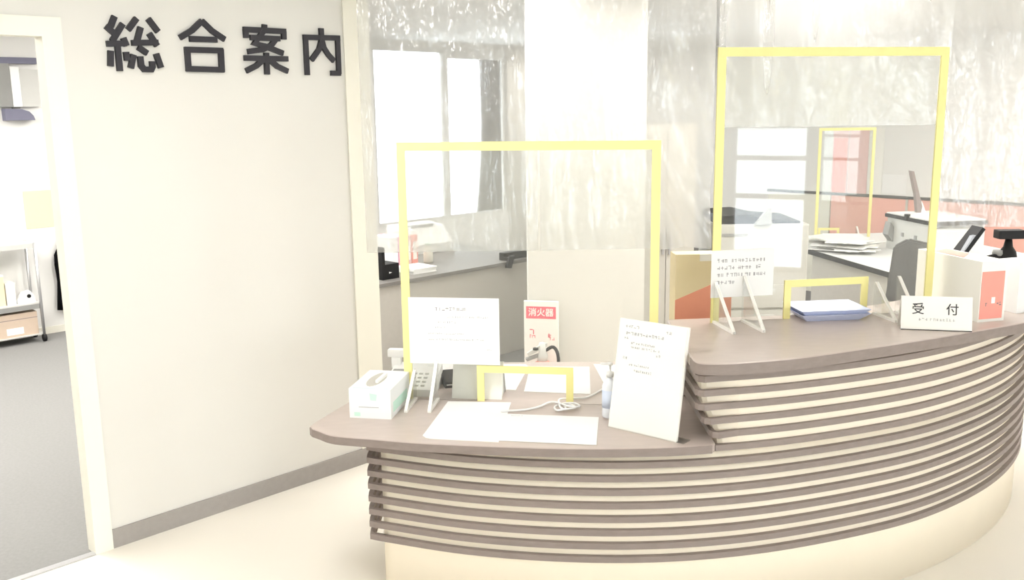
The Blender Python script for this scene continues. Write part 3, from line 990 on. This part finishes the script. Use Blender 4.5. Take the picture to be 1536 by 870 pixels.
# copier
t = thing('photocopier', 'large white photocopier with black lid standing in the office', 'photocopier', (1.73, 6.42, 0))
obj('cabinet', B(-0.32, 0.32, 0, 0.6, 0.04, 1.06, bev=0.01), 'copier', t)
obj('plinth', B(-0.30, 0.30, 0.02, 0.58, 0.0, 0.04), 'grey', t)
for z in (0.12, 0.30, 0.48):
    dw = obj('drawer', B(-0.30, 0.30, -0.012, 0.0, z, z + 0.16), 'copier', t)
    obj('handle', B(-0.10, 0.10, -0.018, -0.012, z + 0.11, z + 0.13), 'lgrey', dw)
obj('output_slot', B(-0.28, -0.10, -0.004, 0, 0.98, 1.0), 'grey', t)
obj('lid', prism([(-0.31, 1.06), (0.27, 1.06), (0.27, 1.075), (0.05, 1.09), (-0.10, 1.125), (-0.30, 1.115)], 0.04, 0.56, 'y'), 'black', t)
obj('control_panel', prism([(-0.06, 1.06), (0.06, 1.06), (0.05, 1.17), (0.035, 1.175)], -0.02, 0.02, 'y'), 'grey', t)

# far desk with papers and screen
t = thing('office_desk', 'white topped office desk with black edge behind the photocopier', 'desk', (2.40, 7.45, 0), R(12))
obj('desk_top', prism([(0.0, 0.0), (-0.02, -1.08), (1.45, -1.08), (1.45, 0.75), (0.0, 0.75)], 0.70, 0.72), 'white', t)
obj('edge_band', prism([(-0.012, 0.02), (-0.032, -1.09), (-0.02, -1.09), (0.0, 0.02)], 0.685, 0.722), 'black', t)
obj('edge_band', B(-0.03, 1.45, -1.095, -1.081, 0.685, 0.722), 'black', t)
obj('side_panel', prism([(0.02, 0.0), (0.0, -1.04), (0.02, -1.04), (0.04, 0.0)], 0.0, 0.699), 'deskgrey', t)
obj('side_panel', B(1.40, 1.42, -1.04, 0.7, 0, 0.699), 'deskgrey', t)
obj('modesty_panel', B(0.04, 1.40, -0.70, -0.68, 0.0, 0.699), 'deskgrey', t)
cl = thing('cable_clip', 'small black clip hanging from the edge of the white topped desk', 'clip', (2.64, 6.40, 0.60))
obj('clip_body', lathe([(0.008, 0.0), (0.022, 0.012), (0.026, 0.04), (0.014, 0.062), (0.02, 0.082), (0.02, 0.10)], 12), 'black', cl, True)
obj('clip_hook', B(-0.006, 0.006, -0.01, 0.03, 0.098, 0.105), 'black', cl)
rnd = random.Random(5)
t = thing('papers', 'untidy heap of white papers on the white topped desk', 'papers', (2.70, 7.38, 0.72), R(12))
for k in range(16):
    o = obj('sheet', B(-0.15, 0.15, -0.21, 0.21, 0, 0.006), 'paper' if k % 3 else 'paperw', t)
    o.location = (rnd.uniform(-0.10, 0.06), rnd.uniform(-0.05, 0.2), 0.0062 * k)
    o.rotation_euler = (0, 0, rnd.uniform(-0.9, 0.9))
t = screen('counter_screen', 'clear acrylic screen edged in yellow tape standing on the white topped desk', (2.60, 8.00, 0.72), R(-3), 0.47, 0.95,
           (0.05, 0.19, 0.085), ((0.35, 0.15, 0.12),), 0.024)
t = thing('printer', 'light grey printer with black top edge on the white topped desk', 'printer', (3.03, 7.52, 0.72), R(9))
obj('body', prism([(-0.62, 0.0), (0.0, 0.0), (0.0, 0.25), (-0.60, 0.25), (-0.62, 0.20)], 0.0, 0.42, 'x'), 'lgrey', t)
obj('top_edge', B(-0.02, 0.43, -0.635, 0.01, 0.252, 0.280), 'black', t)
obj('top_plate', B(-0.012, 0.42, -0.625, 0.0, 0.281, 0.290), 'paper', t)
obj('button', lathe([(0.022, 0.255), (0.022, 0.305)], 12, (-0.018, -0.30)), 'black', t)
obj('latch', B(-0.008, 0.0, -0.24, -0.21, 0.12, 0.15), 'grey', t)
obj('latch', B(-0.008, 0.0, -0.42, -0.39, 0.12, 0.15), 'grey', t)
obj('paper_tray', prism([(-0.05, 0.12), (-0.001, 0.06), (-0.001, 0.18), (-0.03, 0.22)], -0.10, -0.02, 'y'), 'grey', t)
t = thing('monitor', 'mauve brown monitor seen edge-on above the light grey printer', 'monitor', (3.24, 7.25, 1.011), R(9))
obj('screen', prism([(-0.125, 0.34), (-0.10, 0.335), (-0.01, 0.06), (-0.02, 0.0), (-0.045, 0.0), (-0.07, 0.15)], 0.08, 0.12, 'y'), 'brown', t)
obj('stand', B(-0.07, 0.05, 0.05, 0.19, 0, 0.012), 'paper', t)
obj('stand_neck', prism([(-0.02, 0.012), (0.03, 0.012), (-0.01, 0.10)], 0.09, 0.15, 'y'), 'paper', t)

# grey task chair just behind the high worktop
t = thing('task_chair', 'dark grey task chair in front of the white topped desk', 'chair', (2.46, 5.72, 0), R(-20))
bm = prism([(-0.13, 0.66), (0.13, 0.62), (0.15, 0.80), (0.12, 1.02), (-0.02, 1.05), (-0.10, 1.00)], -0.03, 0.03, 'y')
bmesh.ops.bevel(bm, geom=list(bm.edges), offset=0.012, segments=2, affect='EDGES')
obj('backrest', bm, 'chair', t)
obj('seat', B(-0.22, 0.22, -0.48, -0.05, 0.42, 0.50, bev=0.03), 'chair', t)
obj('back_bar', tube([(0, 0.0, 0.75), (0, 0.05, 0.55), (0, -0.1, 0.42), (0, -0.25, 0.41)], 0.02, 8), 'black', t, True)
obj('gas_lift', tube([(0, -0.25, 0.08), (0, -0.25, 0.42)], 0.025, 10), 'black', t, True)
for k in range(5):
    a = 2 * math.pi * k / 5
    lg = obj('base_leg', tube([(0, -0.25, 0.10), (0.26 * math.cos(a), -0.25 + 0.26 * math.sin(a), 0.065)], [0.025, 0.015], 8), 'black', t, True)
    bm = lathe([(0.01, 0), (0.028, 0.008), (0.028, 0.05), (0.012, 0.06)], 12, (0.26 * math.cos(a), -0.25 + 0.26 * math.sin(a)))
    obj('caster', bm, 'black', lg, True)

# low partition with dark rail, boards on the wall behind
t = thing('office_partition', 'low office partition with beige and salmon panels under a dark rail', 'partition', uv(8.8, 3.2), AXIS)
obj('beige_panel', B(0.0, 0.04, 1.07, 1.75, 0.0, 0.985), 'beige', t)
obj('salmon_panel', B(0.0, 0.04, 0.32, 1.06, 0.0, 0.985), 'salmon', t)
obj('salmon_panel', B(0.0, 0.04, -0.75, 0.31, 0.0, 0.985), 'salmon', t)
obj('rail', B(-0.008, 0.048, -0.76, 1.76, 0.986, 1.010), 'rail', t)
obj('post', B(-0.01, 0.05, 0.305, 0.325, 0.0, 0.985), 'deskgrey', t)


def poster(label, v0, v1, z0, z1, m, cat='poster', strip=None):
    t = thing('wall_poster', label, cat, uv(10.8, (v0 + v1) / 2, z0), AXIS)
    w = (v1 - v0) / 2
    obj('sheet', B(-0.006, 0, -w, w, 0, z1 - z0), m, t)
    if strip:
        obj('printed_band', B(-0.0075, -0.006, -w * 0.9, w * 0.9, (z1 - z0) * 0.1, (z1 - z0) * 0.9), strip, t)


poster('tall coral red banner on the far wall', 5.045, 5.235, 0.4, 1.585, 'pink', 'banner', 'red')
poster('tall pale pink banner on the far wall', 4.80, 5.035, 0.4, 1.585, 'pink', 'banner')
poster('tall cream banner beside the pale pink banner', 4.62, 4.79, 0.4, 1.585, 'paperw', 'banner')
poster('wide white board below the cream banner', 4.33, 4.61, 0.84, 1.06, 'paper', 'board')
poster('cream sheet above the coral red banner', 5.07, 5.31, 1.62, 2.10, 'cream_trim')

# ================================================================== room through the doorway
t = thing('utility_cart', 'steel utility cart with two shelves seen through the doorway', 'cart', uv(2.33, 8.17), AXIS)
for x in (-0.36, 0.36):
    for y in (0.0, 0.22):
        p_ = obj('post', tube([(x, y, 0.06), (x, y, 0.835)], 0.013, 8), 'metal', t, True)
        obj('caster', tube([(x - 0.012, y, 0.032), (x + 0.012, y, 0.032)], 0.032, 12), 'black', p_, True)
obj('shelf', B(-0.36, 0.36, 0.0, 0.22, 0.79, 0.83), 'lgrey', t)
obj('shelf', B(-0.36, 0.36, 0.0, 0.22, 0.285, 0.335), 'lgrey', t)
obj('shelf_edge', B(-0.36, 0.345, -0.006, -0.001, 0.285, 0.325), 'grey', t)
obj('shelf', B(-0.36, 0.36, 0.0, 0.22, 0.062, 0.072), 'lgrey', t)
t = thing('cardboard_carton', 'brown cardboard carton with white label on the bottom of the cart', 'carton', uv(2.33, 8.185, 0.072), AXIS)
obj('carton', B(-0.33, 0.325, 0.0, 0.19, 0, 0.19), 'kraft', t)
obj('label', B(0.08, 0.21, -0.0015, 0, 0.02, 0.075), 'paper', t)
obj('tape', B(-0.33, 0.325, -0.001, 0, 0.14, 0.146), 'brown', t)
for dx_, m_, lab, hh in ((0.04, 'sand', 'sand coloured carton on the cart shelf', 0.24), (0.12, 'paperw', 'white carton on the cart shelf', 0.17)):
    t = thing('small_carton', lab, 'carton', uv(2.33 + dx_, 8.22, 0.335), AXIS)
    obj('carton', B(0, 0.07, 0, 0.12, 0, hh), m_, t)
    obj('lid', B(-0.002, 0.072, -0.002, 0.122, hh, hh + 0.012), 'paperw', t)
t = thing('tape_dispenser', 'white tape dispenser with dark hub on the cart shelf', 'dispenser', uv(2.60, 8.22, 0.335), AXIS)
obj('body', prism([(-0.07, 0), (0.07, 0), (0.07, 0.05), (0.03, 0.10), (-0.03, 0.09), (-0.07, 0.03)], 0.0, 0.05, 'y'), 'white', t)
obj('hub', tube([(0.02, -0.004, 0.055), (0.02, 0.0, 0.055)], 0.016, 12), 'black', t)
nt_ = tag(obj('wall_note', ubox(2.73, 2.955, 8.436, 8.44, 0.92, 1.235), 'sand'), 'sand yellow sheet pinned to the wall beyond the doorway', 'note')
t = thing('hanging_coat', 'black coat hanging on the wall beyond the doorway', 'coat', uv(2.99, 8.44), AXIS)
bm = bmesh.new()
prof = [(0.82, 0.012), (0.76, 0.03), (0.68, 0.075), (0.60, 0.08), (0.45, 0.07), (0.30, 0.085), (0.20, 0.095)]
rows = []
for z, w in prof:
    rows.append([bm.verts.new((w * math.cos(a) * (1 + 0.06 * math.sin(5 * a)), -0.045 + 0.04 * math.sin(a), z)) for a in [2 * math.pi * k / 18 for k in range(18)]])
for a, b in zip(rows, rows[1:]):
    for k in range(18):
        bm.faces.new([a[k], a[(k + 1) % 18], b[(k + 1) % 18], b[k]])
bm.faces.new(rows[0])
bm.faces.new(rows[-1])
obj('coat_body', bm, 'cloth', t, True)
obj('hook', B(-0.01, 0.01, -0.06, 0.0, 0.81, 0.84), 'metal', t)
t = thing('wall_unit', 'grey wall unit with a modelled reflection strip beyond the doorway', 'cabinet', uv(2.66, 8.44, 1.93), AXIS)
obj('top_panel', B(-0.25, 0.275, -0.05, 0.0, 0.345, 0.395), 'navy', t)
obj('side_panel', B(-0.25, 0.06, -0.05, 0.0, 0.0, 0.345), 'grey', t)
obj('reflection_strip', B(0.062, 0.13, -0.05, 0.0, 0.0, 0.32), 'paper', t)  # white strip stands for a pale reflection on the unit's face
obj('grey_panel', B(0.132, 0.276, -0.045, 0.0, 0.0, 0.30), 'lgrey', t)
t = thing('wall_lamp', 'slate coloured half-round wall lamp under the grey wall unit', 'wall lamp', uv(2.75, 8.44, 1.82), AXIS)
bm = prism([(-0.11 + 0.0, 0.0), (0.115, 0.0), (0.105, 0.035), (0.075, 0.07), (0.02, 0.09), (-0.11, 0.095)], -0.09, 0.0, 'y')
obj('shade', bm, 'navy', t)
obj('mount', B(-0.03, 0.03, -0.02, 0.0, 0.095, 0.105), 'grey', t)
